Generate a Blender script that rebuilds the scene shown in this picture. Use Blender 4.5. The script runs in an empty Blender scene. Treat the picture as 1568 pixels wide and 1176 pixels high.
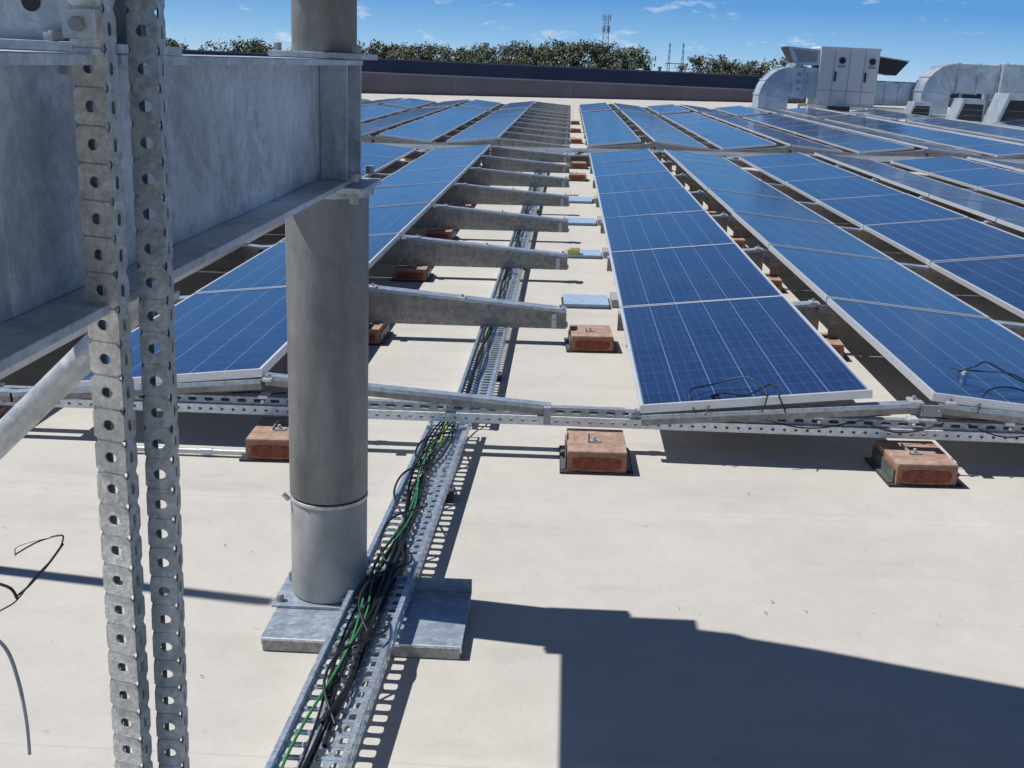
import bpy, math, random
from mathutils import Vector, Matrix
random.seed(7)
sc=bpy.context.scene
# ------------------------------------------------------------------ frames
tau=0.022                                    # fall of the roof (rises to the right)
ROOF=Matrix.Rotation(-tau,4,'Y')
if (ROOF@Vector((1,0,0))).z<0: ROOF=Matrix.Rotation(tau,4,'Y')
ID=Matrix.Identity(4)

# ------------------------------------------------------------------ materials
def new_mat(name):
    m=bpy.data.materials.new(name); m.use_nodes=True
    nt=m.node_tree; b=nt.nodes['Principled BSDF']
    return m,nt,b
def mat(name,col,rough=.6,metal=0,nscale=8,namt=.15,bump=0,bscale=60,spec=.5,spangle=0,stretch=None,big=0,sp_amt=.13,streak=0,stain=0):
    m,nt,b=new_mat(name); N=nt.nodes; L=nt.links
    b.inputs['Roughness'].default_value=rough; b.inputs['Metallic'].default_value=metal
    b.inputs['Specular IOR Level'].default_value=spec
    tc=N.new('ShaderNodeTexCoord'); src=tc.outputs['Object']
    if stretch:
        mp=N.new('ShaderNodeMapping'); mp.inputs['Scale'].default_value=stretch; L.new(src,mp.inputs[0]); src=mp.outputs[0]
    n=N.new('ShaderNodeTexNoise'); n.inputs['Scale'].default_value=nscale; n.inputs['Detail'].default_value=6; n.inputs['Roughness'].default_value=.62
    L.new(src,n.inputs['Vector'])
    cr=N.new('ShaderNodeValToRGB')
    lo=tuple(c*(1-namt) for c in col)+(1,); hi=tuple(min(1,c*(1+namt)) for c in col)+(1,)
    cr.color_ramp.elements[0].position=.3; cr.color_ramp.elements[1].position=.7
    cr.color_ramp.elements[0].color=lo; cr.color_ramp.elements[1].color=hi
    L.new(n.outputs['Fac'],cr.inputs[0]); out=cr.outputs[0]
    def mulby(out,val):
        mx=N.new('ShaderNodeMix'); mx.data_type='RGBA'; mx.blend_type='MULTIPLY'; mx.inputs[0].default_value=1
        L.new(out,mx.inputs[6]); L.new(val,mx.inputs[7]); return mx.outputs[2]
    if spangle:
        v=N.new('ShaderNodeTexVoronoi'); v.inputs['Scale'].default_value=spangle; L.new(src,v.inputs['Vector'])
        sv=N.new('ShaderNodeSeparateColor'); L.new(v.outputs['Color'],sv.inputs[0])
        mr=N.new('ShaderNodeMapRange'); mr.inputs[3].default_value=1-sp_amt; mr.inputs[4].default_value=1+sp_amt; L.new(sv.outputs[0],mr.inputs[0])
        out=mulby(out,mr.outputs[0])
        rr=N.new('ShaderNodeMapRange'); rr.inputs[3].default_value=max(0,rough-.1); rr.inputs[4].default_value=min(1,rough+.12); L.new(sv.outputs[1],rr.inputs[0]); L.new(rr.outputs[0],b.inputs['Roughness'])
    if big:
        n2=N.new('ShaderNodeTexNoise'); n2.inputs['Scale'].default_value=big; n2.inputs['Detail'].default_value=4; L.new(src,n2.inputs['Vector'])
        mr=N.new('ShaderNodeMapRange'); mr.inputs[1].default_value=.35; mr.inputs[2].default_value=.65; mr.inputs[3].default_value=.78; mr.inputs[4].default_value=1.1; L.new(n2.outputs['Fac'],mr.inputs[0])
        out=mulby(out,mr.outputs[0])
    if streak:
        mp2=N.new('ShaderNodeMapping'); mp2.inputs['Scale'].default_value=(26,26,5); L.new(tc.outputs['Object'],mp2.inputs[0])
        n3=N.new('ShaderNodeTexNoise'); n3.inputs['Scale'].default_value=1; n3.inputs['Detail'].default_value=6; n3.inputs['Roughness'].default_value=.7; L.new(mp2.outputs[0],n3.inputs['Vector'])
        mr=N.new('ShaderNodeMapRange'); mr.inputs[1].default_value=.60; mr.inputs[2].default_value=.66; mr.inputs[3].default_value=1; mr.inputs[4].default_value=1+streak; L.new(n3.outputs['Fac'],mr.inputs[0])
        out=mulby(out,mr.outputs[0])
    if stain:
        n4=N.new('ShaderNodeTexNoise'); n4.inputs['Scale'].default_value=3.1; n4.inputs['Detail'].default_value=9; n4.inputs['Roughness'].default_value=.8; n4.inputs['Distortion'].default_value=.6; L.new(tc.outputs['Object'],n4.inputs['Vector'])
        mr=N.new('ShaderNodeMapRange'); mr.inputs[1].default_value=.49; mr.inputs[2].default_value=.56; mr.inputs[3].default_value=1; mr.inputs[4].default_value=1-stain; L.new(n4.outputs['Fac'],mr.inputs[0])
        out=mulby(out,mr.outputs[0])
    L.new(out,b.inputs['Base Color'])
    if bump:
        nb=N.new('ShaderNodeTexNoise'); nb.inputs['Scale'].default_value=bscale; nb.inputs['Detail'].default_value=3; L.new(src,nb.inputs['Vector'])
        bp=N.new('ShaderNodeBump'); bp.inputs['Strength'].default_value=bump; bp.inputs['Distance'].default_value=.01
        L.new(nb.outputs['Fac'],bp.inputs['Height']); L.new(bp.outputs[0],b.inputs['Normal'])
    return m
M_beam =mat('galvanised_beam',(.52,.60,.69),.48,.25,5,.16,.08,40,spangle=70,big=2.2,sp_amt=.08,streak=.25,stain=.27)
M_col  =mat('galvanised_post',(.235,.235,.235),.55,.2,14,.22,.15,60,stretch=(1,1,.25),big=5,streak=.14,stain=.12)
M_collo=mat('post_lower',(.37,.37,.36),.6,.1,14,.14,.1,60,streak=.08,stain=.08)  # lower column, paler grey than the length above the collar
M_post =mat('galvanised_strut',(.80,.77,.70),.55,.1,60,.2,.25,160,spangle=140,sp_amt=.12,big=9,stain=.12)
M_postd=mat('galvanised_strut_shaded',(.36,.41,.46),.42,.4,50,.25,.15,120,spangle=120,stain=.15)  # darker copy of the strut zinc; second post's shade put into the colour
M_rail =mat('bright_zinc',(.84,.85,.84),.45,.1,30,.14,.1,90,spangle=90,sp_amt=.1)
M_tube =mat('brace_zinc',(.55,.56,.56),.42,.4,30,.16,.1,90,spangle=80,sp_amt=.1,stain=.12)
M_tray =mat('tray_zinc',(.64,.73,.82),.30,.72,25,.15,.05,90,spangle=110)
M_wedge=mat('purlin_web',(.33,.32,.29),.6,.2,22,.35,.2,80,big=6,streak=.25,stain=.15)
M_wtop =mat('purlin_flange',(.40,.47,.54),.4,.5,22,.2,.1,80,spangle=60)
M_alu  =mat('anodised_frame',(.70,.71,.73),.4,.35,30,.06)
M_back =mat('backsheet',(.55,.55,.55),.7,0,5,.05)
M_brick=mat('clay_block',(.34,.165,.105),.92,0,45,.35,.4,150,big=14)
M_btop =mat('block_top_face',(.40,.27,.21),.92,0,40,.28,.4,150,big=14)  # top face of the block, lighter and greyer than its sides
M_bred =mat('block_recess',(.22,.06,.035),.88,0,50,.45,.4,150)
M_rub  =mat('rubber_mat',(.035,.037,.04),.85,0,40,.3)
M_green=mat('bracket_side',(.12,.14,.13),.5,.3,40,.3)
M_blk  =mat('black_cable',(.012,.012,.013),.42,0,40,.2)
M_grn  =mat('green_cable',(.035,.22,.075),.45,0,60,.3)
M_yel  =mat('yellow_cable',(.5,.46,.06),.45,0,60,.2)
M_wht  =mat('painted_cabinet',(.72,.73,.73),.5,0,2,.05)
M_duct =mat('duct_metal',(.50,.57,.64),.4,.5,3,.15,spangle=3)
M_dark =mat('dark_opening',(.03,.033,.04),.7,0,5,.2)
M_gry  =mat('grey_plate',(.33,.34,.36),.6,.1,8,.15)
M_wallA=mat('parapet_upper',(.075,.082,.125),.7,0,.6,.12)
M_wallB=mat('parapet_lower',(.125,.118,.14),.8,0,.6,.15)
M_cap  =mat('parapet_cap',(.20,.21,.25),.5,.2,1,.1)
M_pad  =mat('base_pad',(.38,.37,.34),.85,0,60,.3,.6,140)
M_blue =mat('pale_blue',(.33,.45,.60),.4,0,20,.15)  # pale blue reflection of the aisle block tops put into the colour
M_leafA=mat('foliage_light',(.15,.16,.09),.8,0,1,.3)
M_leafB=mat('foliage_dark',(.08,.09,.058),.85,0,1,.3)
M_bark =mat('bark',(.16,.13,.1),.9,0,3,.3)
M_twr  =mat('tower_steel',(.36,.40,.46),.6,.3,1,.1)

def roof_mat():
    m,nt,b=new_mat('roof_membrane'); N=nt.nodes; L=nt.links
    b.inputs['Roughness'].default_value=.8; b.inputs['Specular IOR Level'].default_value=.25
    tc=N.new('ShaderNodeTexCoord'); o=tc.outputs['Object']
    def noise(s,d=5,r=.6,vec=o):
        n=N.new('ShaderNodeTexNoise'); n.inputs['Scale'].default_value=s; n.inputs['Detail'].default_value=d; n.inputs['Roughness'].default_value=r; L.new(vec,n.inputs['Vector']); return n.outputs['Fac']
    def rng(f,a,b_,c,d):
        mr=N.new('ShaderNodeMapRange'); mr.inputs[1].default_value=a; mr.inputs[2].default_value=b_; mr.inputs[3].default_value=c; mr.inputs[4].default_value=d; L.new(f,mr.inputs[0]); return mr.outputs[0]
    def mul(a,b_):
        x=N.new('ShaderNodeMath'); x.operation='MULTIPLY'; L.new(a,x.inputs[0]); L.new(b_,x.inputs[1]); return x.outputs[0]
    v=mul(rng(noise(.8),.3,.7,.93,1.05),rng(noise(7,6,.7),.3,.7,.95,1.04))
    v=mul(v,rng(noise(60,3),.3,.7,.97,1.025))
    v=mul(v,rng(noise(23,3,.5),.68,.76,1,.82))
    mp=N.new('ShaderNodeMapping'); mp.inputs['Scale'].default_value=(.6,2.6,1); L.new(o,mp.inputs[0])
    v=mul(v,rng(noise(1.3,6,.7,mp.outputs[0]),.54,.70,1,.89))
    sp=N.new('ShaderNodeSeparateXYZ'); L.new(o,sp.inputs[0])
    wob=N.new('ShaderNodeMath'); wob.operation='MULTIPLY_ADD'; wob.inputs[1].default_value=.03; L.new(noise(1.5),wob.inputs[0]); L.new(sp.outputs[1],wob.inputs[2])
    md=N.new('ShaderNodeMath'); md.operation='PINGPONG'; md.inputs[1].default_value=.8
    ad=N.new('ShaderNodeMath'); ad.operation='ADD'; ad.inputs[1].default_value=.95; L.new(wob.outputs[0],ad.inputs[0]); L.new(ad.outputs[0],md.inputs[0])
    v=mul(v,rng(md.outputs[0],.0,.005,.88,1)); v=mul(v,rng(md.outputs[0],.03,.07,1.04,1))
    mx=N.new('ShaderNodeMix'); mx.data_type='RGBA'; mx.blend_type='MULTIPLY'; mx.inputs[0].default_value=1
    mx.inputs[6].default_value=(.53,.508,.468,1); L.new(v,mx.inputs[7]); L.new(mx.outputs[2],b.inputs['Base Color'])
    bp=N.new('ShaderNodeBump'); bp.inputs['Strength'].default_value=.3; bp.inputs['Distance'].default_value=.02
    s=N.new('ShaderNodeMath'); s.operation='ADD'; L.new(noise(2.5,3),s.inputs[0]); L.new(rng(noise(40,3),0,1,0,.15),s.inputs[1])
    L.new(s.outputs[0],bp.inputs['Height']); L.new(bp.outputs[0],b.inputs['Normal'])
    return m
M_roof=roof_mat()

def glass_mat():
    m,nt,b=new_mat('photovoltaic_cells'); N=nt.nodes; L=nt.links
    b.inputs['Specular IOR Level'].default_value=.42
    uv=N.new('ShaderNodeUVMap'); sp=N.new('ShaderNodeSeparateXYZ'); L.new(uv.outputs[0],sp.inputs[0])
    def M(op,a,b_=None,c=None):
        x=N.new('ShaderNodeMath'); x.operation=op
        for i,q in enumerate((a,b_,c)):
            if q is None: continue
            if isinstance(q,(int,float)): x.inputs[i].default_value=q
            else: L.new(q,x.inputs[i])
        return x.outputs[0]
    U=M('MULTIPLY',sp.outputs[0],6.0); V=M('MULTIPLY',sp.outputs[1],12.0)
    du=M('ABSOLUTE',M('SUBTRACT',M('FRACT',U),.5)); dv=M('ABSOLUTE',M('SUBTRACT',M('FRACT',V),.5))
    gu=M('GREATER_THAN',du,.486); gv=M('MULTIPLY',M('GREATER_THAN',dv,.491),.5)
    grid=M('MAXIMUM',gu,gv)
    B=M('ABSOLUTE',M('SUBTRACT',M('FRACT',M('MULTIPLY',sp.outputs[0],18.0)),.5)); bus=M('MULTIPLY',M('LESS_THAN',B,.02),.2)
    line=M('MAXIMUM',M('MULTIPLY',grid,.6),bus)
    cm=N.new('ShaderNodeCombineXYZ'); L.new(M('FLOOR',U),cm.inputs[0]); L.new(M('FLOOR',V),cm.inputs[1])
    oi=N.new('ShaderNodeObjectInfo'); L.new(M('MULTIPLY',oi.outputs['Random'],50.0),cm.inputs[2])
    wn=N.new('ShaderNodeTexWhiteNoise'); wn.noise_dimensions='3D'; L.new(cm.outputs[0],wn.inputs['Vector'])
    tc=N.new('ShaderNodeTexCoord'); vo=N.new('ShaderNodeTexVoronoi'); vo.inputs['Scale'].default_value=70; L.new(tc.outputs['Object'],vo.inputs['Vector'])
    sc_=N.new('ShaderNodeSeparateColor'); L.new(vo.outputs['Color'],sc_.inputs[0])
    f=M('ADD',M('MULTIPLY',wn.outputs['Value'],.3),M('ADD',M('MULTIPLY',sc_.outputs[0],.3),M('MULTIPLY',oi.outputs['Random'],.4)))
    c1=N.new('ShaderNodeMix'); c1.data_type='RGBA'; L.new(f,c1.inputs[0]); c1.inputs[6].default_value=(.005,.018,.070,1); c1.inputs[7].default_value=(.010,.038,.142,1)
    c2=N.new('ShaderNodeMix'); c2.data_type='RGBA'; L.new(line,c2.inputs[0]); L.new(c1.outputs[2],c2.inputs[6]); c2.inputs[7].default_value=(.25,.36,.52,1)
    dn=N.new('ShaderNodeTexNoise'); dn.inputs['Scale'].default_value=2.2; dn.inputs['Detail'].default_value=6; L.new(tc.outputs['Object'],dn.inputs['Vector'])
    c3=N.new('ShaderNodeMix'); c3.data_type='RGBA'; L.new(M('MULTIPLY',dn.outputs['Fac'],.05),c3.inputs[0]); L.new(c2.outputs[2],c3.inputs[6]); c3.inputs[7].default_value=(.4,.4,.38,1)
    L.new(c3.outputs[2],b.inputs['Base Color'])
    L.new(M('ADD',M('MULTIPLY',dn.outputs['Fac'],.16),.05),b.inputs['Roughness'])
    return m
M_pv=glass_mat()

# ------------------------------------------------------------------ mesh builder
class MB:
    def __init__(s): s.v=[]; s.f=[]; s.m=[]; s.mats=[]; s.uv={}; s.smooth=set()
    def mi(s,m):
        if m not in s.mats: s.mats.append(m)
        return s.mats.index(m)
    def face(s,pts,m,uv=None,smooth=False):
        b=len(s.v); s.v+= [Vector(p) for p in pts]; s.f.append(tuple(range(b,b+len(pts)))); s.m.append(s.mi(m))
        if uv: s.uv[len(s.f)-1]=uv
        if smooth: s.smooth.add(len(s.f)-1)
    def raw(s,vs,fs,m,smooth=False):
        b=len(s.v); s.v+=[Vector(p) for p in vs]; k=s.mi(m)
        for f in fs:
            s.f.append(tuple(b+i for i in f)); s.m.append(k)
            if smooth: s.smooth.add(len(s.f)-1)
    def box(s,x0,x1,y0,y1,z0,z1,m,T=None):
        vs=[Vector((x,y,z)) for z in (z0,z1) for y in (y0,y1) for x in (x0,x1)]
        if T: vs=[T@v for v in vs]
        s.raw(vs,[(0,2,3,1),(4,5,7,6),(0,1,5,4),(2,6,7,3),(0,4,6,2),(1,3,7,5)],m)
    def prism(s,poly,d,m):
        n=len(poly); d=Vector(d); vs=[Vector(p) for p in poly]+[Vector(p)+d for p in poly]
        s.raw(vs,[tuple(range(n-1,-1,-1)),tuple(range(n,2*n))]+[(i,(i+1)%n,n+(i+1)%n,n+i) for i in range(n)],m)
    def cyl(s,p0,p1,r,m,n=16,r1=None,caps=True):
        p0=Vector(p0); p1=Vector(p1); r1=r if r1 is None else r1
        a=(p1-p0).normalized(); u=a.orthogonal().normalized(); w=a.cross(u)
        vs=[]
        for p,rr in ((p0,r),(p1,r1)):
            for i in range(n):
                t=2*math.pi*i/n; vs.append(p+u*math.cos(t)*rr+w*math.sin(t)*rr)
        s.raw(vs,[(i,(i+1)%n,n+(i+1)%n,n+i) for i in range(n)],m,True)
        if caps: s.raw(vs,[tuple(range(n-1,-1,-1)),tuple(range(n,2*n))],m)
    def tube(s,path,r,m,n=6):
        P=[Vector(p) for p in path]; vs=[]; k=len(P)
        up=Vector((0,0,1))
        for i,p in enumerate(P):
            t=(P[min(i+1,k-1)]-P[max(i-1,0)]).normalized()
            u=t.cross(up)
            if u.length<.1: u=t.cross(Vector((0,1,0)))
            u.normalize(); w=u.cross(t)
            for j in range(n):
                a=2*math.pi*j/n; vs.append(p+u*math.cos(a)*r+w*math.sin(a)*r)
        s.raw(vs,[(i*n+j,i*n+(j+1)%n,(i+1)*n+(j+1)%n,(i+1)*n+j) for i in range(k-1) for j in range(n)],m,True)
    def perf(s,O,U,V,n,pitch,w,a,b,m,th=.0025,K=16,sq=1.0):
        O=Vector(O);U=Vector(U);V=Vector(V);Nn=U.cross(V)*th
        for c in range(n):
            C=O+U*(pitch*(c+.5))+V*(w/2)
            vs=[]
            for lay in (0,1):
                for k in range(K):
                    t=2*math.pi*k/K; cc,ss=math.cos(t),math.sin(t); q=max(abs(cc),abs(ss))
                    vs.append(C+U*(pitch/2*cc/q)+V*(w/2*ss/q)-Nn*lay)
                for k in range(K):
                    t=2*math.pi*k/K; cc,ss=math.cos(t),math.sin(t)
                    hc=math.copysign(abs(cc)**sq,cc); hs=math.copysign(abs(ss)**sq,ss)
                    vs.append(C+U*a*hc+V*b*hs-Nn*lay)
            fs=[]
            for k in range(K):
                k2=(k+1)%K
                fs+=[(k,k2,K+k2,K+k),(2*K+k2,2*K+k,3*K+k,3*K+k2),(K+k,K+k2,3*K+k2,3*K+k)]
            s.raw(vs,fs,m)
    def mesh(s,name):
        me=bpy.data.meshes.new(name); me.from_pydata([tuple(v) for v in s.v],[],s.f)
        for m in s.mats: me.materials.append(m)
        me.polygons.foreach_set('material_index',s.m)
        sm=[i in s.smooth for i in range(len(s.f))]; me.polygons.foreach_set('use_smooth',sm)
        if s.uv:
            ul=me.uv_layers.new(name='UVMap')
            for fi,u in s.uv.items():
                p=me.polygons[fi]
                for li,q in zip(p.loop_indices,u): ul.data[li].uv=q
        me.update(); return me
    def obj(s,name,M=ROOF,bevel=0):
        return place(name,s.mesh(name),M,bevel)
def place(name,me,M=ROOF,bevel=0):
    o=bpy.data.objects.new(name,me); sc.collection.objects.link(o); o.matrix_world=M
    if bevel:
        o.modifiers.new('weld','WELD').merge_threshold=.00005
        md=o.modifiers.new('bevel','BEVEL'); md.width=bevel; md.segments=2; md.limit_method='ANGLE'; md.angle_limit=math.radians(50)
    return o
T=lambda x,y,z:Matrix.Translation((x,y,z))

# ------------------------------------------------------------------ roof + ground
b=MB(); b.face([(-60,-14,0),(45,-14,0),(45,60,0),(-60,60,0)],M_roof); b.obj('flat_roof')
b=MB()
gm=mat('grass_ground',(.10,.12,.06),.95,0,.05,.3)
b.face([(-3000,-3000,-8),(3000,-3000,-8),(3000,4000,-8),(-3000,4000,-8)],gm); b.obj('ground',ID)
b=MB(); b.box(-59.9,44.9,-13.9,59.9,-9.2,-.03,M_wallB); b.obj('warehouse_walls')

b=MB()
b.box(-60,46,58,58.3,-1.6,.80,M_wallB); b.box(-60,46,57.95,58.35,.80,.86,M_cap)
for i in range(18): b.box(-60+i*6,-59.97+i*6,57.985,58.0,-1.5,.79,M_cap)
b.obj('parapet_wall',ID)
b=MB()
b.box(-60,46,66,66.4,-3,1.48,M_wallA); b.box(-60,46,65.95,66.45,1.48,1.56,M_cap)
b.face([(-60,58.3,.3),(46,58.3,.3),(46,66,.5),(-60,66,.5)],M_wallB)
b.obj('raised_roof_bay',ID)
for x in (-9.1,-1.9,5.2,11.5):
    b=MB(); b.cyl((x,66.2,1.5),(x,66.2,1.72),.09,M_gry,12); b.cyl((x,66.2,1.72),(x,66.2,1.80),.17,M_dark,12,.08); b.obj('roof_vent',ID)

# ------------------------------------------------------------------ solar panels
PW,PL,PT=.985,1.96,.036
b=MB()
lip=.014
hw,hl=PW/2,PL/2
b.box(-hw,hw,-hl,-hl+lip,-PT,0,M_alu); b.box(-hw,hw,hl-lip,hl,-PT,0,M_alu)
b.box(-hw,-hw+lip,-hl+lip,hl-lip,-PT,0,M_alu); b.box(hw-lip,hw,-hl+lip,hl-lip,-PT,0,M_alu)
x,y=hw-lip,hl-lip
b.face([(-x,-y,-.003),(x,-y,-.003),(x,y,-.003),(-x,y,-.003)],M_pv,uv=[(-.004,-.003),(1.004,-.003),(1.004,1.003),(-.004,1.003)])
b.face([(-x,-y,-.010),(-x,y,-.010),(x,y,-.010),(x,-y,-.010)],M_back)
b.box(-.06,.06,hl-.25,hl-.13,-.033,-.011,M_rub)
panel=b.mesh('solar_panel')
ZV,ZR=.25,.352; PITCH=1.98
ang=math.asin((ZR-ZV)/PW)
rowsL=[(-2.245,1),(-3.50,0),(-4.72,1),(-5.97,0),(-7.19,1),(-8.44,0),(-9.66,1),(-10.91,0)]
rowsR=[(.385,1),(1.62,0),(2.86,1),(4.09,0),(5.34,1),(6.57,0),(7.82,1),(9.05,0),(10.3,1),(11.53,0),(12.78,1),(14.0,0)]
def rows_block(Y0,n,rows):
    for (x0,up) in rows:
        for i in range(n):
            yc=Y0+PL/2+i*PITCH
            s=-1 if up else 1
            M=ROOF@T(x0+PW/2*math.cos(ang)+random.uniform(-.003,.003),yc,(ZV+ZR)/2)@Matrix.Rotation(s*ang+random.uniform(-.005,.005),4,'Y')@Matrix.Rotation(random.uniform(-.003,.003),4,'X')
            place('solar_panel',panel,M)
Y1=4.43
rows_block(Y1,7,rowsL[:5]+rowsR[:8])
Y2=20.3
rows_block(Y2,7,rowsL+rowsR[:12])
Y3=35.3
rows_block(Y3,3,rowsL+rowsR[:9])

# ------------------------------------------------------------------ purlins
def purlin(x0,x1,z0,z1,zb,thin=False):
    b=MB(); t=.003
    zb0=(z0-.045) if thin else zb; zb1=(z1-.045) if thin else zb
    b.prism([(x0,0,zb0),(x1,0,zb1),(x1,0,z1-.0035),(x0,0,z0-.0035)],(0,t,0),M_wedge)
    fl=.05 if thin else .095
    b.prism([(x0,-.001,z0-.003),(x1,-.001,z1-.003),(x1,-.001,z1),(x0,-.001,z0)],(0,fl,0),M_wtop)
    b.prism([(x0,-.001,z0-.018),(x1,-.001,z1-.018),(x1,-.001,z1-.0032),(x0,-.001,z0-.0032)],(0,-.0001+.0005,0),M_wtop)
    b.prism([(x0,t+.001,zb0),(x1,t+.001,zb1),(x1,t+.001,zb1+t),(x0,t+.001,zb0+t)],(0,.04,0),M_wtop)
    return b
def clampbits(b,x,z,s):
    b.box(x-.02,x+.02,-.03,.05,z,z+.010,M_tube); b.cyl((x,.01,z+.010),(x,.01,z+.026),.008,M_gry,8)
zr=ZR-PT-.008; zv=ZV-PT-.008
def pair(x0,x1,thin,left_only=False):
    xm=(x0+x1)/2
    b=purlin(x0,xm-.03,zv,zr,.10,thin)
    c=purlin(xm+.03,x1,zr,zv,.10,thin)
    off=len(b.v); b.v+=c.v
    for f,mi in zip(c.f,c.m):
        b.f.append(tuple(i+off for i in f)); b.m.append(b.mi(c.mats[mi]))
    b.box(xm-.045,xm+.045,-.012,-.004,zr-.055,zr-.006,M_gry)
    for dx in (-.03,.03): b.cyl((xm+dx,-.012,zr-.03),(xm+dx,-.022,zr-.03),.007,M_gry,6)
    for dx in (-.075,.075): clampbits(b,xm+dx,zr+.002,1)
    return b
pm={}
pm['P']=pair(-.12,2.36,False).mesh('mounting_beam'); pm['Pt']=pair(-.10,2.34,True).mesh('mounting_beam')
a=purlin(-.22,1.09,zr+.02,zv+.012,.10); a.box(1.0,1.03,-.018,-.002,.11,.19,M_wtop)
a.cyl((1.015,-.018,.165),(1.015,-.03,.165),.009,M_gry,6); clampbits(a,1.05,zv+.016,1)
a.box(1.04,1.10,.02,.10,.105,.125,M_wtop)
for dx in (-.1,.45): clampbits(a,dx,zr-.09*(dx+.22)+.022,1)
pm['A']=a.mesh('mounting_beam')
a=purlin(-.22,1.03,zr+.02,zv+.03,.10,True); a.box(1.0,1.03,-.03,.05,.16,.235,M_gry); clampbits(a,.2,zr-.01,1)
pm['At']=a.mesh('mounting_beam')
halfL={}
for t in ('','t'):
    a=purlin(-2.40,-1.27,zv,zr,.10,bool(t)); clampbits(a,-1.235,zr,1); halfL[t]=a.mesh('mounting_beam')
def place_beams(Y0,n,xmin,xmax):
    for j in range(n+1):
        y=Y0-.012+j*PITCH
        if j==n: y-=.08
        t='t' if (Y0==Y1 and j==0) else ''
        for k in range(-5,6):
            xr=1.613+2.478*k if k>=0 else -3.61+2.47*(k+2)
            if k==-1:
                place('mounting_beam',pm['A'+t],ROOF@T(-1.03,y,0)); continue
            if xr<xmin or xr>xmax: continue
            place('mounting_beam',pm['P'+t],ROOF@T(xr-1.12,y,0))
        place('mounting_beam',halfL[t],ROOF@T(0,y,0))
place_beams(Y1,7,-8,9.5)
place_beams(Y2,7,-12,14)
place_beams(Y3,3,-12,11)

# ------------------------------------------------------------------ front rails (perforated strut)
def strut_rail(x0,x1,y,z0,h,d,m):
    b=MB(); n=int((x1-x0)/.05)
    b.perf((x0,y,z0),(1,0,0),(0,0,1),n,.05,h,.0078,.0068,m,.0025,8)
    b.box(x0,x0+n*.05,y+.003,y+d,z0+h-.0025,z0+h-.0002,m); b.box(x0,x0+n*.05,y+.003,y+d,z0+.0002,z0+.0025,m)
    b.box(x0,x0+n*.05,y+d-.003,y+d-.0006,z0+.003,z0+.011,m); b.box(x0,x0+n*.05,y+d-.003,y+d-.0006,z0+h-.011,z0+h-.003,m)
    return b
strut_rail(-6,9,4.50,.118,.041,.041,M_rail).obj('perforated_rail')
def slot_rail(x0,x1,y,z0):
    b=MB(); n=int((x1-x0)/.075)
    b.perf((x0,y,z0),(1,0,0),(0,0,1),n,.075,.036,.021,.008,M_postd,.0025,16,.5)
    b.box(x0,x0+n*.075,y+.003,y+.041,z0+.0335,z0+.0358,M_postd)
    b.box(x0,x0+n*.075,y+.038,y+.0405,z0+.0005,z0+.033,M_postd)
    x=x0+.2
    while x<x1:
        b.box(x-.02,x+.02,y-.008,y+.05,z0+.03,z0+.045,M_alu); b.cyl((x,y-.008,z0+.02),(x,y-.018,z0+.02),.008,M_alu,6); x+=.41
    return b
slot_rail(-6,9,4.515,.1605).obj('slotted_rail')
def wander(p0,p1,n,ax,az,seed,sag=0):
    r=random.Random(seed); P=[]
    ph=[r.uniform(0,6.28) for _ in range(6)]; fr=[r.uniform(.6,3.2) for _ in range(6)]
    for i in range(n+1):
        t=i/n; p=Vector(p0).lerp(Vector(p1),t)
        L_=(Vector(p1)-Vector(p0)).length
        s=sum(math.sin(ph[k]+fr[k]*t*L_*2.2) for k in range(3))/3; c=sum(math.sin(ph[k]+fr[k]*t*L_*2.2) for k in range(3,6))/3
        e=min(1,8*t,8*(1-t))
        d=Vector((p1[0]-p0[0],p1[1]-p0[1],0)).normalized(); pr=Vector((d.y,-d.x,0))
        P.append(p+pr*ax*s*e+Vector((0,0,az*c*e-sag*math.sin(math.pi*t))))
    return P
b=MB()
for k,(x0,x1) in enumerate([(.5,1.5),(1.2,2.3),(1.7,2.9),(2.2,3.6),(.55,2.4),(-2.2,-1.3),(-2.1,-1.2),(3,5)]):
    b.tube(wander((x0,4.60,.19),(x1,4.58,.2),60,.03,.015,40+k,.03),.0035,M_blk)
for k,(x0,x1) in enumerate([(.9,1.35),(1.35,1.7),(1.8,2.15)]):
    b.tube(wander((x0,4.485,.20),(x1,4.485,.20),30,.008,.006,70+k,.05),.003,M_blk)
b.obj('module_cable_run')
def smooth_path(pts,n=8):
    P=[Vector(p) for p in pts]; P=[P[0]]+P+[P[-1]]; o=[]
    for i in range(1,len(P)-2):
        for k in range(n):
            t=k/n; a,b_,c,d=P[i-1],P[i],P[i+1],P[i+2]
            o.append(.5*((2*b_)+(-a+c)*t+(2*a-5*b_+4*c-d)*t*t+(-a+3*b_-3*c+d)*t*t*t))
    o.append(P[-2]); return o
za=lambda x:ZV+(x-.385)*(ZR-ZV)/PW+.006
zb=lambda x:ZR-(x-1.62)*(ZR-ZV)/PW+.006
def lp(pts,z): return smooth_path([(x,y,z(x)+dz) for x,y,dz in pts])
b=MB()
b.tube(lp([(.62,4.41,-.05),(.60,4.50,.02),(.70,4.58,.02),(.85,4.56,.05),(.92,4.44,.01),(.90,4.40,-.06)],za),.0034,M_blk)
b.tube(lp([(.66,4.40,-.06),(.72,4.47,.01),(.84,4.46,.0),(.95,4.50,.03),(.97,4.42,.0),(1.0,4.39,-.07)],za),.0034,M_blk)
b.cyl((.69,4.455,za(.69)+.004),(.72,4.475,za(.72)+.006),.009,M_blk,8)
b.obj('module_cable_loop')
b=MB()
b.tube(lp([(1.83,4.88,.01),(1.88,4.82,.02),(1.95,4.80,.03),(2.06,4.74,.05),(2.15,4.66,.01),(2.12,4.55,.0),(2.22,4.5,.0)],zb),.0034,M_blk)
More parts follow.
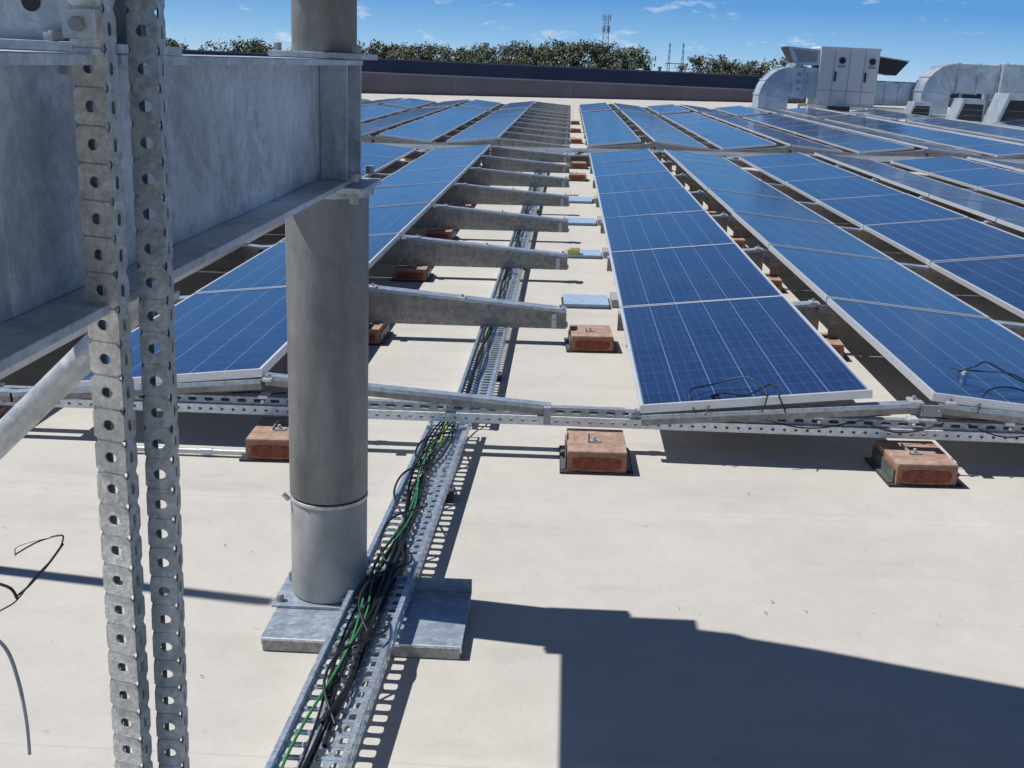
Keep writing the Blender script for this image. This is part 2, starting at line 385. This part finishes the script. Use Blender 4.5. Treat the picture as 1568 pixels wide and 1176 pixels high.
b.tube(lp([(1.87,4.86,.0),(1.92,4.80,.05),(2.0,4.86,.06),(2.14,4.78,.01),(2.3,4.7,.0)],zb),.0034,M_blk)
b.tube(lp([(1.80,4.40,-.06),(1.86,4.48,.02),(1.98,4.52,.04),(2.10,4.50,.01),(2.2,4.4,-.05)],zb),.0034,M_blk)
b.cyl((1.87,4.80,zb(1.87)+.01),(1.90,4.83,zb(1.9)+.01),.010,M_alu,8)
b.obj('module_cable_loop')

# ------------------------------------------------------------------ ballast blocks
def block():
    b=MB(); w,d,h=.125,.15,.10
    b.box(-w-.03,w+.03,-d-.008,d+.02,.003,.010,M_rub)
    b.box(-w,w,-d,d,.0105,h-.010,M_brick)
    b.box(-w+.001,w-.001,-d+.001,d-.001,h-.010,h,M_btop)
    pts=[]
    for k in range(20):
        t=2*math.pi*k/20; c,s=math.cos(t),math.sin(t)
        pts.append((math.copysign(abs(c)**.45,c)*(w-.022),-d-.0015,.048+math.copysign(abs(s)**.5,s)*.027))
    b.prism(pts,(0,.001,0),M_bred)
    for s in (-1,1):
        b.box(*(sorted((s*(w+.004),s*(w+.007)))),-d+.02,d,.012,.07,M_green)
        b.box(*(sorted((s*(w+.007),s*(w+.026)))),-d+.02,d,.0105,.014,M_green)
    b.box(-.035,.02,-.03,.0,h+.001,h+.005,M_gry); b.cyl((-.01,-.015,h+.005),(-.01,-.015,h+.022),.007,M_tube,8)
    b.box(-.038,-.034,-.03,.08,h+.001,h+.014,M_tube)
    return b
blk=block().mesh('ballast_block')
def put_block(x,y,rot=0): place('ballast_block',blk,ROOF@T(x,y,0)@Matrix.Rotation(rot,4,'Z'),.004)
for x in (-3.95,-2.62,-1.17,.20,1.56,2.98,4.2,5.5): put_block(x,4.38,random.uniform(-.05,.05))
for j in range(1,8):
    for x in (.20,-1.17,1.6,2.75,5.2,-2.4,4.1,7.7):
        if x==.20 and j in (2,3,4,5): continue
        put_block(x+random.uniform(-.02,.02),Y1+j*PITCH-.03,random.uniform(-.06,.06))
for j in range(0,8):
    for x in (2.75,5.2,7.7,-2.4)+((.20,) if j%2==0 else ()): put_block(x,Y2+j*PITCH-.03,random.uniform(-.05,.05))
for (y,l) in ((7.62,.17),(9.65,.15),(11.75,.2),(13.7,.22)):
    b=MB(); b.box(-.15,.17,-l,l,.004,.03,M_blue); b.box(-.165,.185,-l-.015,l+.015,.003,.0038,M_rub); b.box(.19,.25,-l*.8,l*.8,.004,.06,M_gry); b.obj('aisle_pad',ROOF@T(.19,y,0)@Matrix.Rotation(random.uniform(-.05,.05),4,'Z'),.005)  # flat pads in place of blocks, their reflecting tops coloured pale blue
b=MB(); b.box(-.06,.05,-.04,.04,.003,.045,M_yel); b.box(-.04,.05,-.02,.05,.046,.06,M_alu); b.obj('tape_measure',ROOF@T(.12,9.55,.03),.006)

# ------------------------------------------------------------------ cable tray
def tray_section(y0,y1,xa,xb,w,z,K=8,cols=3,sides=True):
    b=MB(); L_=math.hypot(xb-xa,y1-y0); d=Vector((xb-xa,y1-y0,0)).normalized(); r=Vector((d.y,-d.x,0))
    O=Vector((xa,y0,z)); p=.05; n=int(L_/p); cw=w/cols
    for c in range(cols):
        b.perf(O-r*(w/2)+r*(cw*c),d,r,n,p,cw,.015,cw*.36,M_tray,.002,K,.45)
    h=.048
    for s in (-1,1):
        e=O+r*(s*w/2)
        if sides: b.perf(e,d,Vector((0,0,1)),n//2,.1,h,.028,.008,M_tray,.002*s,K,.45)
        else: b.prism([e,e+d*L_,e+d*L_+Vector((0,0,h)),e+Vector((0,0,h))],r*.002,M_tray)
        q=e+Vector((0,0,h)); lipd=r*(-s*.014)
        b.prism([q,q+d*L_,q+d*L_+lipd,q+lipd],(0,0,.003),M_tray)
        b.prism([q+lipd,q+lipd+d*L_,q+lipd+d*L_+Vector((0,0,-.008)),q+lipd+Vector((0,0,-.008))],r*(-s*.002),M_tray)
    return b
zt=.062
t1=tray_section(.6,4.66,-.545,-.45,.178,zt,16)
for i in range(80):
    y=.6+.05*i+.05; x=-.545+.095*(y-.6)/4.06
    t1.box(x-.082,x+.082,y-.006,y+.006,zt+.0005,zt+.006,M_tray)
t1.obj('cable_tray')
t2=tray_section(4.75,19.3,-.385,-.385,.165,.045,8,2,False); t2.obj('cable_tray')
for yb in (1.9,3.9,5.6,8.9,12.5,16):
    b=MB(); xx=-.46 if yb<4.7 else -.385
    if yb<4.7: xx=-.545+.095*(yb-.6)/4.06
    zt_=(.058 if yb<4.7 else .041)
    b.box(xx-.10,xx+.10,yb-.02,yb+.02,zt_-.018,zt_-.002,M_tube); b.box(xx-.10,xx-.05,yb-.04,yb+.04,.003,zt_-.019,M_rub); b.box(xx+.05,xx+.10,yb-.04,yb+.04,.003,zt_-.019,M_rub); b.obj('tray_support_bracket',ROOF)
TX=lambda y:-.545+.095*(y-.6)/4.06      # tray axis
def run(seed,y0,y1,xo,zo,r,m,amp=.03,name='black_cable',n=110):
    P=wander((TX(y0)+xo,y0,zt+.012+zo),(TX(y1)+xo*.6,y1,zt+.012+zo*.5),n,amp,.010,seed)
    out=[]
    for p in P:
        lim=.076-r
        c=TX(min(p.y,4.66)); xx=min(max(p.x,c-lim),c+lim) if p.y<4.6 else p.x
        out.append(Vector((xx,p.y,max(p.z,zt+.008+r))))
    b=MB(); b.tube(out,r,m,7); b.obj(name)
for i in range(4): run(i,.7,4.9,-.045+.014*i,random.uniform(0,.02),.0036,M_blk,.026)
for i in range(7): run(200+i,random.uniform(2.15,2.6),random.uniform(3.2,3.6),random.uniform(-.04,.03),random.uniform(0,.03),.0055,M_blk,.04)
for i in range(4): run(300+i,2.9,4.9,random.uniform(-.05,.03),random.uniform(0,.02),.0042,M_blk,.05)
run(60,.7,4.9,-.050,.02,.0040,M_grn,.020,'earth_cable'); run(66,2.6,4.9,-.02,.030,.0030,M_grn,.05,'earth_cable')
for i in range(4):
    b=MB(); P=wander((-.42,4.8,.075+.01*i),(-.385,19,.062),260,.035,.008,90+i); b.tube([Vector((p.x,p.y,max(.052,p.z))) for p in P],.006,M_blk if i else M_grn,6); b.obj('black_cable' if i else 'earth_cable')
b=MB()
b.tube(smooth_path([(-.47,4.3,.09),(-.46,4.5,.10),(-.43,4.72,.13),(-.36,4.85,.09),(-.38,5.1,.06)]),.004,M_yel,8); b.obj('yellow_cable')
for k in range(5):
    b=MB(); y=2.5+.42*k; q=random.uniform(-.02,.02); hh=random.uniform(.0,.025)
    b.tube(smooth_path([(-.49+q,y-.25,.09),(-.545+q,y-.12,.125),(-.52+q,y,.140+hh),(-.43+q,y+.12,.13+hh),(-.44,y+.3,.09)]),.0042,M_blk,7); b.obj('black_cable')

# ------------------------------------------------------------------ column, base, beam (true vertical)
cx,cy=-.670,3.03
b=MB()
zb_=-.015
b.cyl((cx,cy,zb_+.055),(cx,cy,.350),.1165,M_collo,48); b.cyl((cx,cy,.3501),(cx,cy,.362),.1190,M_tube,48)
b.cyl((cx,cy,.368),(cx,cy,1.292),.118,M_col,48)
b.cyl((cx,cy,.3621),(cx,cy,.3679),.1145,M_dark,48)
b.cyl((cx-.112,cy-.05,.35),(cx-.130,cy-.055,.372),.008,M_tube,8)
b.box(cx-.125,cx+.130,cy-.14,cy+.14,1.292,1.307,M_beam)
b.cyl((cx,cy,1.272),(cx,cy,1.292),.124,M_beam,32)
for dx in (-.1,.1):
    for dy in (-.115,.115):
        b.cyl((cx+dx,cy+dy,1.262),(cx+dx,cy+dy,1.292),.014,M_gry,6); b.cyl((cx+dx,cy+dy,1.322),(cx+dx,cy+dy,1.345),.014,M_gry,6)
b.box(cx-.125,cx+.12,cy-.13,cy+.13,1.640,1.655,M_beam)
b.cyl((cx-.005,cy,1.6555),(cx-.005,cy,1.99),.088,M_col,40)
for dx in (-.105,.105): b.cyl((cx+dx,cy-.11,1.655),(cx+dx,cy-.11,1.675),.012,M_gry,6)
b.obj('steel_column',ID,.0015)
b=MB()
b.box(-.80,-.225,2.72,3.02,.002,.036,M_pad)
b.box(-.805,-.22,2.725,3.06,.0365,.042,M_wtop)
b.box(-.805,-.22,3.055,3.063,.0425,.085,M_wtop)
b.box(-.805,-.22,2.722,2.7245,.020,.042,M_rail)
b.box(-.82,-.56,2.90,3.16,.043,.052,M_wtop)
for x in (-.80,-.60): b.cyl((x,2.93,.052),(x,2.93,.075),.012,M_gry,6)
b.obj('column_base_channel',ROOF,.0015)

b=MB()
bx=-.675; z0,z1=1.309,1.638; ya,yb=-1.5,3.14
b.box(bx-.0,bx+.008,ya,yb,z0+.014,z1-.014,M_beam)
b.box(bx-.085,bx+.085,ya,yb,z0,z0+.0135,M_beam); b.box(bx-.085,bx+.085,ya,yb,z1-.0135,z1,M_beam)
for y in (3.128,2.93):
    b.box(bx+.009,bx+.082,y,y+.010,z0+.014,z1-.014,M_beam); b.box(bx-.08,bx-.001,y,y+.010,z0+.014,z1-.014,M_beam)
b.obj('steel_i_beam',ID,.0015)
b=MB()
yy=1.42
b.box(bx-.16,bx+.082,yy,yy+.26,z1+.001,z1+.013,M_beam)
b.box(bx-.13,bx+.055,yy+.03,yy+.042,z1+.0135,2.0,M_beam)
b.box(bx-.13,bx+.055,yy+.19,yy+.202,z1+.0135,2.0,M_beam)
b.box(bx-.04,bx-.030,yy+.0425,yy+.1895,z1+.0135,2.0,M_beam)
b.cyl((bx-.035,yy+.029,1.70),(bx-.035,yy+.0295,1.70),.013,M_dark,20)
for dx in (-.135,.0,.068):
    b.cyl((bx+dx,yy+.014,z1-.035),(bx+dx,yy+.014,z1+.026),.007,M_gry,8)
    b.cyl((bx+dx,yy+.014,z1+.0135),(bx+dx,yy+.014,z1+.024),.014,M_gry,6)
    b.cyl((bx+dx,yy+.014,z1-.028),(bx+dx,yy+.014,z1-.0145),.015,M_gry,6)
b.obj('beam_stub_post',ID,.001)

b=MB()
edge=[(-.86,3.15),(-.45,3.05),(-.2,2.975),(.1,2.89),(.45,2.77),(.8,2.62),(1.1,2.42)]  # added unseen deck, edge shaped to cast the large shadow on the roof
poly=[(-.86,-1.6,1.99),(1.3,-1.6,1.99),(1.3,2.3,1.99)]+[(x,y,1.99) for x,y in reversed(edge)]
b.prism(poly,(0,0,.05),M_gry)
for i in range(9): b.box(-.8,1.05,-1.4+i*.5,-1.34+i*.5,1.93 if i<6 else 1.97,1.9895,M_beam)
b.obj('overhead_shadow_deck',ID)

# ------------------------------------------------------------------ perforated upright posts
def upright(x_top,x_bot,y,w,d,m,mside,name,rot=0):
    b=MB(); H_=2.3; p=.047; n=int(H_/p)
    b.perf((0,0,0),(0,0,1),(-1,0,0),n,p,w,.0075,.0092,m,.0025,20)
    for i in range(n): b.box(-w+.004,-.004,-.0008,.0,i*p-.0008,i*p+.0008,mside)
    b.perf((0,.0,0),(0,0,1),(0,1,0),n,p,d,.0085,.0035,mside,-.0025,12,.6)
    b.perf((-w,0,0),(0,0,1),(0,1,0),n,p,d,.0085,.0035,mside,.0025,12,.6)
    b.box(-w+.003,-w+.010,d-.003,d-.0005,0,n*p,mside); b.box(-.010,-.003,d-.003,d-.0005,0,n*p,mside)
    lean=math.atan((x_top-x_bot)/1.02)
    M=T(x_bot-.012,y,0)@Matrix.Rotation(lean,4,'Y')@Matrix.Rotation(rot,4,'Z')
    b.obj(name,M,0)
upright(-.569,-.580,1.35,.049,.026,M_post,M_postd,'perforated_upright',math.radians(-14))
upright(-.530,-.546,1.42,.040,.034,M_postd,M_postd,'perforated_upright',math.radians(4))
b=MB(); b.box(-.612,-.572,1.322,1.330,1.655,1.69,M_tube); b.cyl((-.592,1.322,1.672),(-.592,1.312,1.672),.009,M_gry,6)
b.box(-.612,-.605,1.331,1.45,1.655,1.69,M_tube); b.obj('strut_clip',ID,.001)
b=MB(); b.cyl((-.60,1.50,1.30),(-1.10,1.46,.80),.021,M_tube,24); b.box(-.65,-.56,1.47,1.53,1.295,1.306,M_tube); b.obj('brace_tube',ID)
b=MB(); b.box(-.025,.025,-.025,-.022,0,2.9,M_post); b.box(-.025,-.022,-.0215,.025,0,2.9,M_post); b.box(.022,.025,-.0215,.025,0,2.9,M_post); b.box(-.07,.07,-.07,.07,-.01,.0,M_post); b.obj('channel_post',ROOF@T(-2.62,3.26,.015))

def wp(px,py,y=1.35):
    k=y/1.35
    return ((-.61+(px-120)*.00088-.00007*(py-90)+.0)*k, y, 1.65+(1.63-(py-90)*.00094-1.65)*k)
b=MB(); b.tube(smooth_path([wp(20,812),wp(55,790),wp(92,776),(wp(98,783)),wp(85,810),wp(50,850),wp(22,888),wp(0,905),wp(-60,940)]),.0012,M_blk,6); b.tube(smooth_path([wp(22,888),wp(10,870),wp(-20,862),wp(-60,860)]),.0022,M_blk,6)
b.tube(smooth_path([wp(98,790),wp(70,830),wp(40,865),wp(18,885)]),.0018,M_blk,6)
b.tube(smooth_path([wp(20,815),wp(22,800),wp(60,785),wp(96,776)]),.0011,M_tube,6); b.obj('hanging_wire',ID)
b=MB(); b.tube(smooth_path([wp(-40,940),wp(0,975),wp(20,1030),wp(33,1100),wp(38,1165)]),.0028,M_gry,6); b.obj('hanging_wire',ID)
b=MB(); b.cyl((-1.95,4.27,.022),(-.95,4.27,.022),.012,M_tube,16); b.cyl((-1.5,4.27,.022),(-1.45,4.27,.022),.015,M_duct,16); b.obj('conduit_pipe')
b=MB()
for y,z,h,m in ((19.25,.16,.07,M_rail),(19.62,.16,.07,M_rail)):
    b.box(-14,15,y,y+.01,z,z+h,m); b.box(-14,15,y+.0105,y+.03,z+h-.006,z+h-.001,m)
b.box(-14,15,19.27,19.61,.163,.168,M_tray)
for i in range(24): b.box(-13.8+i*1.24,-13.7+i*1.24,19.3,19.58,.003,.158,M_brick)
b.obj('cross_cable_tray')
b=MB()
for k in range(4): b.tube(wander((-6,19.35+.05*k,.19),(12,19.4+.04*k,.19),160,.06,.01,120+k),.012,M_blk,6)
b.obj('cross_tray_cables')
for (x,y,c) in ((.2,18.7,M_green),(.25,19.0,M_blue),(-1.3,18.8,M_dark),(1.0,18.75,M_yel),(2.7,18.9,M_brick),(4.6,18.7,M_dark),(6.5,18.9,M_brick),(-2.6,18.8,M_brick)):
    b=MB(); b.box(-.16,.16,-.12,.12,.003,.16,c); b.box(-.17,.17,-.13,.13,.161,.19,M_gry); b.box(-.05,.05,-.02,.02,.191,.21,M_dark); b.obj('tool_crate',ROOF@T(x,y,0)@Matrix.Rotation(random.uniform(-.4,.4),4,'Z'),.005)
b=MB()
for i in range(26):
    x,y=random.uniform(-2,2.4),random.uniform(2.3,4.1)
    a=random.uniform(0,6); s=random.uniform(.003,.008)
    u=Vector((math.cos(a),math.sin(a),0))*s; v=Vector((-math.sin(a),math.cos(a),0))*s*.4
    c=Vector((x,y,.005)); b.face([c-u,c-v+Vector((0,0,.003)),c+u,c+v+Vector((0,0,.002))],M_brick)
b.obj('leaf_litter')

# ------------------------------------------------------------------ HVAC plant (true vertical)
def elbow(b,c,r0,r1,y0,y1,a0,a1,m,n=10):
    for i in range(n):
        t0=a0+(a1-a0)*i/n; t1=a0+(a1-a0)*(i+1)/n
        P=[(c[0]+math.cos(t)*r,0,c[1]+math.sin(t)*r) for t,r in ((t0,r0),(t0,r1),(t1,r1),(t1,r0))]
        b.prism([(p[0],y0,p[2]) for p in P],(0,y1-y0,0),m)
        if i%3==0:
            P=[(c[0]+math.cos(t)*r,0,c[1]+math.sin(t)*r) for t,r in ((t0,r0-.03),(t0,r1+.03),(t0+.04,r1+.03),(t0+.04,r0-.03))]
            b.prism([(p[0],y0-.03,p[2]) for p in P],(0,y1-y0+.06,0),m)
b=MB(); Y=42
b.box(9.2,11.35,Y,Y+1.7,.62,2.66,M_wht)
b.box(9.17,11.38,Y-.03,Y+1.73,2.66,2.72,M_wht)
for x in (9.72,10.28,10.82): b.box(x-.008,x+.008,Y-.012,Y-.001,.66,2.62,M_gry)
b.box(9.25,11.3,Y-.012,Y-.001,1.15,1.17,M_gry)
for x in (10.0,11.1):
    b.cyl((x,Y-.001,2.25),(x,Y-.03,2.25),.12,M_dark,16); b.box(x-.13,x+.13,Y-.028,Y-.002,2.0,2.08,M_gry)
for x in (9.8,10.9): b.box(x-.03,x+.03,Y-.05,Y-.002,1.5,1.85,M_dark)
b.prism([(7.95,Y+.1,2.68),(8.35,Y+.1,2.0),(9.195,Y+.1,2.05),(9.195,Y+.1,2.60)],(0,1.4,0),M_duct)
b.face([(7.94,Y+.15,2.64),(8.33,Y+.15,2.04),(8.33,Y+1.4,2.04),(7.94,Y+1.4,2.64)],M_dark)
b.prism([(8.15,Y+.09,2.60),(8.45,Y+.09,2.12),(9.1,Y+.09,2.15),(9.1,Y+.09,2.52)],(0,.005,0),M_gry)
b.prism([(11.352,Y+.1,2.42),(11.352,Y+.1,1.9),(12.05,Y+.1,1.8),(12.45,Y+.1,2.30)],(0,1.4,0),M_dark)
b.prism([(11.352,Y+.08,2.43),(12.47,Y+.08,2.31),(12.47,Y+.08,2.35),(11.352,Y+.08,2.47)],(0,1.45,0),M_wht)
b.box(8.3,9.195,Y+.2,Y+1.5,.85,1.95,M_duct)
for x in (8.32,8.75): b.box(x-.03,x+.03,Y+.16,Y+1.54,.81,1.99,M_duct)
for i in range(3):
    for j in range(2): b.box(8.45+j*.25,8.6+j*.25,Y+.185,Y+.199,1.1+i*.27,1.22+i*.27,M_gry)
elbow(b,(8.3,.75),.10,1.2,Y+.2,Y+1.5,math.pi/2,math.pi,M_duct)
b.box(7.1,8.2,Y+.2,Y+1.5,.15,.75,M_duct)
b.box(11.352,13.0,Y+.3,Y+1.5,.75,1.55,M_duct)
for x in (11.8,12.3,12.9): b.box(x-.03,x+.03,Y+.26,Y+1.54,.71,1.59,M_duct)
b.box(8.9,13.0,Y-.1,Y-.02,.5,.62,M_rail); b.box(8.9,13.0,Y+1.72,Y+1.8,.5,.62,M_rail)
for x in (8.95,10.2,11.4,12.9): b.box(x-.05,x+.05,Y-.1,Y-.02,.15,.5,M_rail); b.box(x-.05,x+.05,Y+1.72,Y+1.8,.15,.5,M_rail)
b.box(9.6,10.4,Y-.35,Y-.12,.35,.62,M_dark); b.box(11.0,11.5,Y-.4,Y-.12,.3,.6,M_wht)
b.obj('rooftop_air_handling_unit',ID,.01)
b=MB(); Y=41
elbow(b,(13.9,1.15),.15,1.15,Y,Y+1.2,math.pi/2,math.pi,M_duct)
b.box(12.75,13.75,Y,Y+1.2,.3,1.15,M_duct)
b.box(13.9,15.4,Y,Y+1.2,1.3,2.3,M_duct)
for x in (13.95,14.65,15.35): b.box(x-.03,x+.03,Y-.04,Y+1.24,1.26,2.34,M_duct)
b.box(15.4,20,Y-.3,Y+1.4,1.1,2.35,M_duct)
for x in (15.5,16.4,17.4,18.4): b.box(x-.03,x+.03,Y-.34,Y+1.44,1.06,2.39,M_duct)
b.box(15.9,17.2,Y-.8,Y-.35,.4,1.25,M_gry)
for x in (14.2,15.2,16.2,17.8): b.box(x-.05,x+.05,Y+.2,Y+.3,.25,1.3,M_gry)
b.obj('rooftop_duct_run',ID,.01)
for (x,y,s) in ((13.3,37.5,.95),(12.0,38.6,.75),(14.3,36.2,1.2)):
    b=MB(); z=.25
    b.prism([(x-.5*s,y,z+.1),(x+.5*s,y,z+.1),(x+.5*s,y,z+.95*s),(x-.25*s,y,z+.95*s)],(0,1.0*s,0),M_duct)
    b.prism([(x-.40*s,y-.012,z+.2),(x+.45*s,y-.012,z+.2),(x+.45*s,y-.012,z+.78*s),(x-.20*s,y-.012,z+.78*s)],(0,.01,0),M_dark)
    for i in range(2): b.box(x-.22*s,x+.44*s,y-.02,y-.014,z+.36+i*.2*s,z+.37+i*.2*s,M_gry)
    for dx in (-.45,.45): b.box(x+dx*s-.04,x+dx*s+.04,y+.1,y+.2,z-.1,z+.1,M_gry)
    b.obj('exhaust_fan_cowl',ID,.01)
b=MB()
for k in range(3): b.cyl((8.8,39.2+.2*k,.42+.0*k),(17,39.2+.2*k,.60),.05,M_duct,8)
for i in range(7): b.box(9+i*1.2,9.1+i*1.2,39.1,39.8,.18,.40,M_gry)
b.obj('service_pipes',ID)

# ------------------------------------------------------------------ distant trees and towers
def tree_mass(trees,name):
    b=MB()
    for (x,y,top,wd) in trees:
        g=-8.0; h=top-g
        b.cyl((x,y,g),(x+random.uniform(-.4,.4),y,g+h*.5),.28,M_bark,7,.16)
        for k in range(5):
            a=random.uniform(0,6.28); b.cyl((x,y,g+h*.42),(x+math.cos(a)*wd*.35,y+math.sin(a)*wd*.35,g+h*random.uniform(.65,.85)),.12,M_bark,5,.04)
        nc=int(20+wd*3)
        for c in range(nc):
            a=random.uniform(0,6.28); rr=wd*.5*math.sqrt(random.random())
            zz=random.uniform(.60,.97); lim=math.sqrt(max(.08,1-((zz-.68)/.33)**2))
            C=Vector((x+math.cos(a)*rr*lim,y+math.sin(a)*rr*lim,g+h*zz)); cr=random.uniform(.45,.95)
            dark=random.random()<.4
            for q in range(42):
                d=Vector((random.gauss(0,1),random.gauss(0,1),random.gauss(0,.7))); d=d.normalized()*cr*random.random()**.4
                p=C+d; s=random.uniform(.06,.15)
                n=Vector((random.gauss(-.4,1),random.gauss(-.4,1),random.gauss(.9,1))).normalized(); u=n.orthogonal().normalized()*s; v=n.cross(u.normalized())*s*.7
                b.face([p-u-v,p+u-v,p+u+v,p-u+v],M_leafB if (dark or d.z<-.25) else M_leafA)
    b.obj(name,ID)
tr=[]
def add_row(x0,x1,step,topf,y=150,jit=.6):
    x=x0
    while x<x1:
        tr.append((x+random.uniform(-.6,.6),y+random.uniform(-5,8),topf(x)+random.uniform(-jit,jit*.8),random.uniform(4.2,6.5))); x+=step*random.uniform(.75,1.2)
add_row(-62,-42,1.9,lambda x:2.9)
add_row(-41,-28,2.6,lambda x:2.6)
add_row(-27.5,8.6,1.15,lambda x:3.4+1.5*max(0,1-abs(x+0)/16),jit=.5)
add_row(17.5,27,1.4,lambda x:3.4)
add_row(28,80,4.0,lambda x:.6)
tree_mass(tr,'distant_tree_line')

def lattice(x,y,z0,z1,w0,w1,name,arms=()):
    b=MB(); n=14; r=.06
    lv=[(z0+(z1-z0)*i/n,w0+(w1-w0)*i/n) for i in range(n+1)]
    cs=[(-1,-1),(1,-1),(1,1),(-1,1)]
    for i in range(n):
        (za_,wa),(zb2,wb)=lv[i],lv[i+1]
        for k in range(4):
            c=cs[k]; d=cs[(k+1)%4]
            b.cyl((x+c[0]*wa,y+c[1]*wa,za_),(x+c[0]*wb,y+c[1]*wb,zb2),r,M_twr,5)
            b.cyl((x+c[0]*wa,y+c[1]*wa,za_),(x+d[0]*wb,y+d[1]*wb,zb2),r*.7,M_twr,4)
            b.cyl((x+c[0]*wb,y+c[1]*wb,zb2),(x+d[0]*wb,y+d[1]*wb,zb2),r*.7,M_twr,4)
    for (zz,aw) in arms:
        for k in range(6):
            a=k*math.pi/3; b.box(x+math.cos(a)*aw-.10,x+math.cos(a)*aw+.10,y+math.sin(a)*aw-.10,y+math.sin(a)*aw+.10,zz-.7,zz+.7,M_wht)
            b.cyl((x,y,zz),(x+math.cos(a)*aw,y+math.sin(a)*aw,zz),.06,M_twr,4)
    b.obj(name,ID)
lattice(7.2,250,-8,12.3,1.4,.4,'telecom_mast',((12.0,.8),(9.6,.7)))
def pylon(x,y,name):
    b=MB(); t=7.4
    for s in (-1,1):
        xx=x+s*1.5
        for i in range(12):
            za_=-8+(t+8)*i/12; zb2=-8+(t+8)*(i+1)/12; wa=.6*(1-i/14); wb=.6*(1-(i+1)/14)
            for q in (-1,1):
                b.cyl((xx+q*wa,y,za_),(xx+q*wb,y,zb2),.07,M_twr,4); b.cyl((xx+q*wa,y,za_),(xx-q*wb,y,zb2),.045,M_twr,4)
    b.box(x-2.2,x+2.2,y-.08,y+.08,2.9,3.08,M_twr)
    for dx in (-2.1,0,2.1): b.cyl((x+dx,y,2.9),(x+dx,y,2.1),.05,M_wht,5)
    b.obj(name,ID)
pylon(23.0,250,'transmission_pylon')
b=MB()
for dx in (-2.1,0,2.1): b.tube([Vector((23.0+dx+ t*6,250+t*10,2.1+.02*(t-6)**2-.72)) for t in range(0,13)],.03,M_twr,4)
b.obj('power_lines',ID)

# ------------------------------------------------------------------ light
S=ROOF.to_3x3()@Vector((-.600,.085,1)).normalized(); S.normalize()
sun=bpy.data.lights.new('sun','SUN'); sun.energy=4.6; sun.angle=math.radians(.53); sun.color=(1,.97,.92)
so=bpy.data.objects.new('sun',sun); sc.collection.objects.link(so); so.rotation_euler=S.to_track_quat('Z','Y').to_euler(); so.location=(-10,3,20)
w=bpy.data.worlds.new('World'); sc.world=w; w.use_nodes=True; nt=w.node_tree; N=nt.nodes; L=nt.links
bg=N['Background']; bg.inputs[1].default_value=.05
sky=N.new('ShaderNodeTexSky'); sky.sky_type='NISHITA'; sky.sun_disc=False
sky.sun_elevation=math.asin(S.z); sky.sun_rotation=math.atan2(S.x,S.y)%(2*math.pi); sky.air_density=1.0; sky.dust_density=.1; sky.ozone_density=3.0; sky.altitude=100
tint=N.new('ShaderNodeMix'); tint.data_type='RGBA'; tint.blend_type='MULTIPLY'; tint.inputs[0].default_value=1; tint.inputs[7].default_value=(.46,.64,.92,1)
L.new(sky.outputs[0],tint.inputs[6]); L.new(tint.outputs[2],bg.inputs[0])
tc=N.new('ShaderNodeTexCoord'); sx=N.new('ShaderNodeSeparateXYZ'); L.new(tc.outputs['Generated'],sx.inputs[0])
cr0=N.new('ShaderNodeValToRGB'); e=cr0.color_ramp.elements
e[0].position=0.0; e[0].color=(.42,.62,.82,1); e[1].position=.055; e[1].color=(.12,.34,.70,1)
e2=e.new(.02); e2.color=(.27,.51,.79,1); e3=e.new(.30); e3.color=(.04,.14,.38,1)
L.new(sx.outputs[2],cr0.inputs[0])
bh=N.new('ShaderNodeBackground'); L.new(cr0.outputs[0],bh.inputs[0]); bh.inputs[1].default_value=1.0
fz=N.new('ShaderNodeMapRange'); fz.inputs[1].default_value=.12; fz.inputs[2].default_value=.5; L.new(sx.outputs[2],fz.inputs[0])
m0=N.new('ShaderNodeMixShader'); L.new(fz.outputs[0],m0.inputs[0]); L.new(bh.outputs[0],m0.inputs[1]); L.new(bg.outputs[0],m0.inputs[2])
mp=N.new('ShaderNodeMapping'); mp.inputs['Scale'].default_value=(1,1,3.4); mp.inputs['Location'].default_value=(.35,.1,.0); L.new(tc.outputs['Generated'],mp.inputs[0])
n=N.new('ShaderNodeTexNoise'); n.inputs['Scale'].default_value=19; n.inputs['Detail'].default_value=9; n.inputs['Roughness'].default_value=.62; L.new(mp.outputs[0],n.inputs['Vector'])
cr=N.new('ShaderNodeMapRange'); cr.inputs[1].default_value=.60; cr.inputs[2].default_value=.75; cr.inputs[3].default_value=0; cr.inputs[4].default_value=.7; L.new(n.outputs['Fac'],cr.inputs[0])
b2=N.new('ShaderNodeBackground'); b2.inputs[0].default_value=(.95,.97,1,1); b2.inputs[1].default_value=.9
ms=N.new('ShaderNodeMixShader'); L.new(cr.outputs[0],ms.inputs[0]); L.new(m0.outputs[0],ms.inputs[1]); L.new(b2.outputs[0],ms.inputs[2]); L.new(ms.outputs[0],N['World Output'].inputs[0])

# ------------------------------------------------------------------ camera
f=1640.0; rho=.045; th=math.atan(491.6/f); psi=math.atan(69/math.hypot(f,491.6))
fw=Vector((-math.sin(psi)*math.cos(th),math.cos(psi)*math.cos(th),-math.sin(th)))
R0=Vector((math.cos(psi),math.sin(psi),0)); U0=R0.cross(fw)
r=R0*math.cos(rho)+U0*math.sin(rho); up=U0*math.cos(rho)-R0*math.sin(rho)
cm=bpy.data.cameras.new('camera'); cm.sensor_width=36; cm.lens=36*f/1568; cm.clip_end=9000; cm.clip_start=.05
co=bpy.data.objects.new('camera',cm); sc.collection.objects.link(co)
co.matrix_world=Matrix(((r.x,up.x,-fw.x,0),(r.y,up.y,-fw.y,0),(r.z,up.z,-fw.z,1.65),(0,0,0,1)))
sc.camera=co
sc.view_settings.view_transform='Standard'; sc.view_settings.look='None'; sc.view_settings.exposure=0
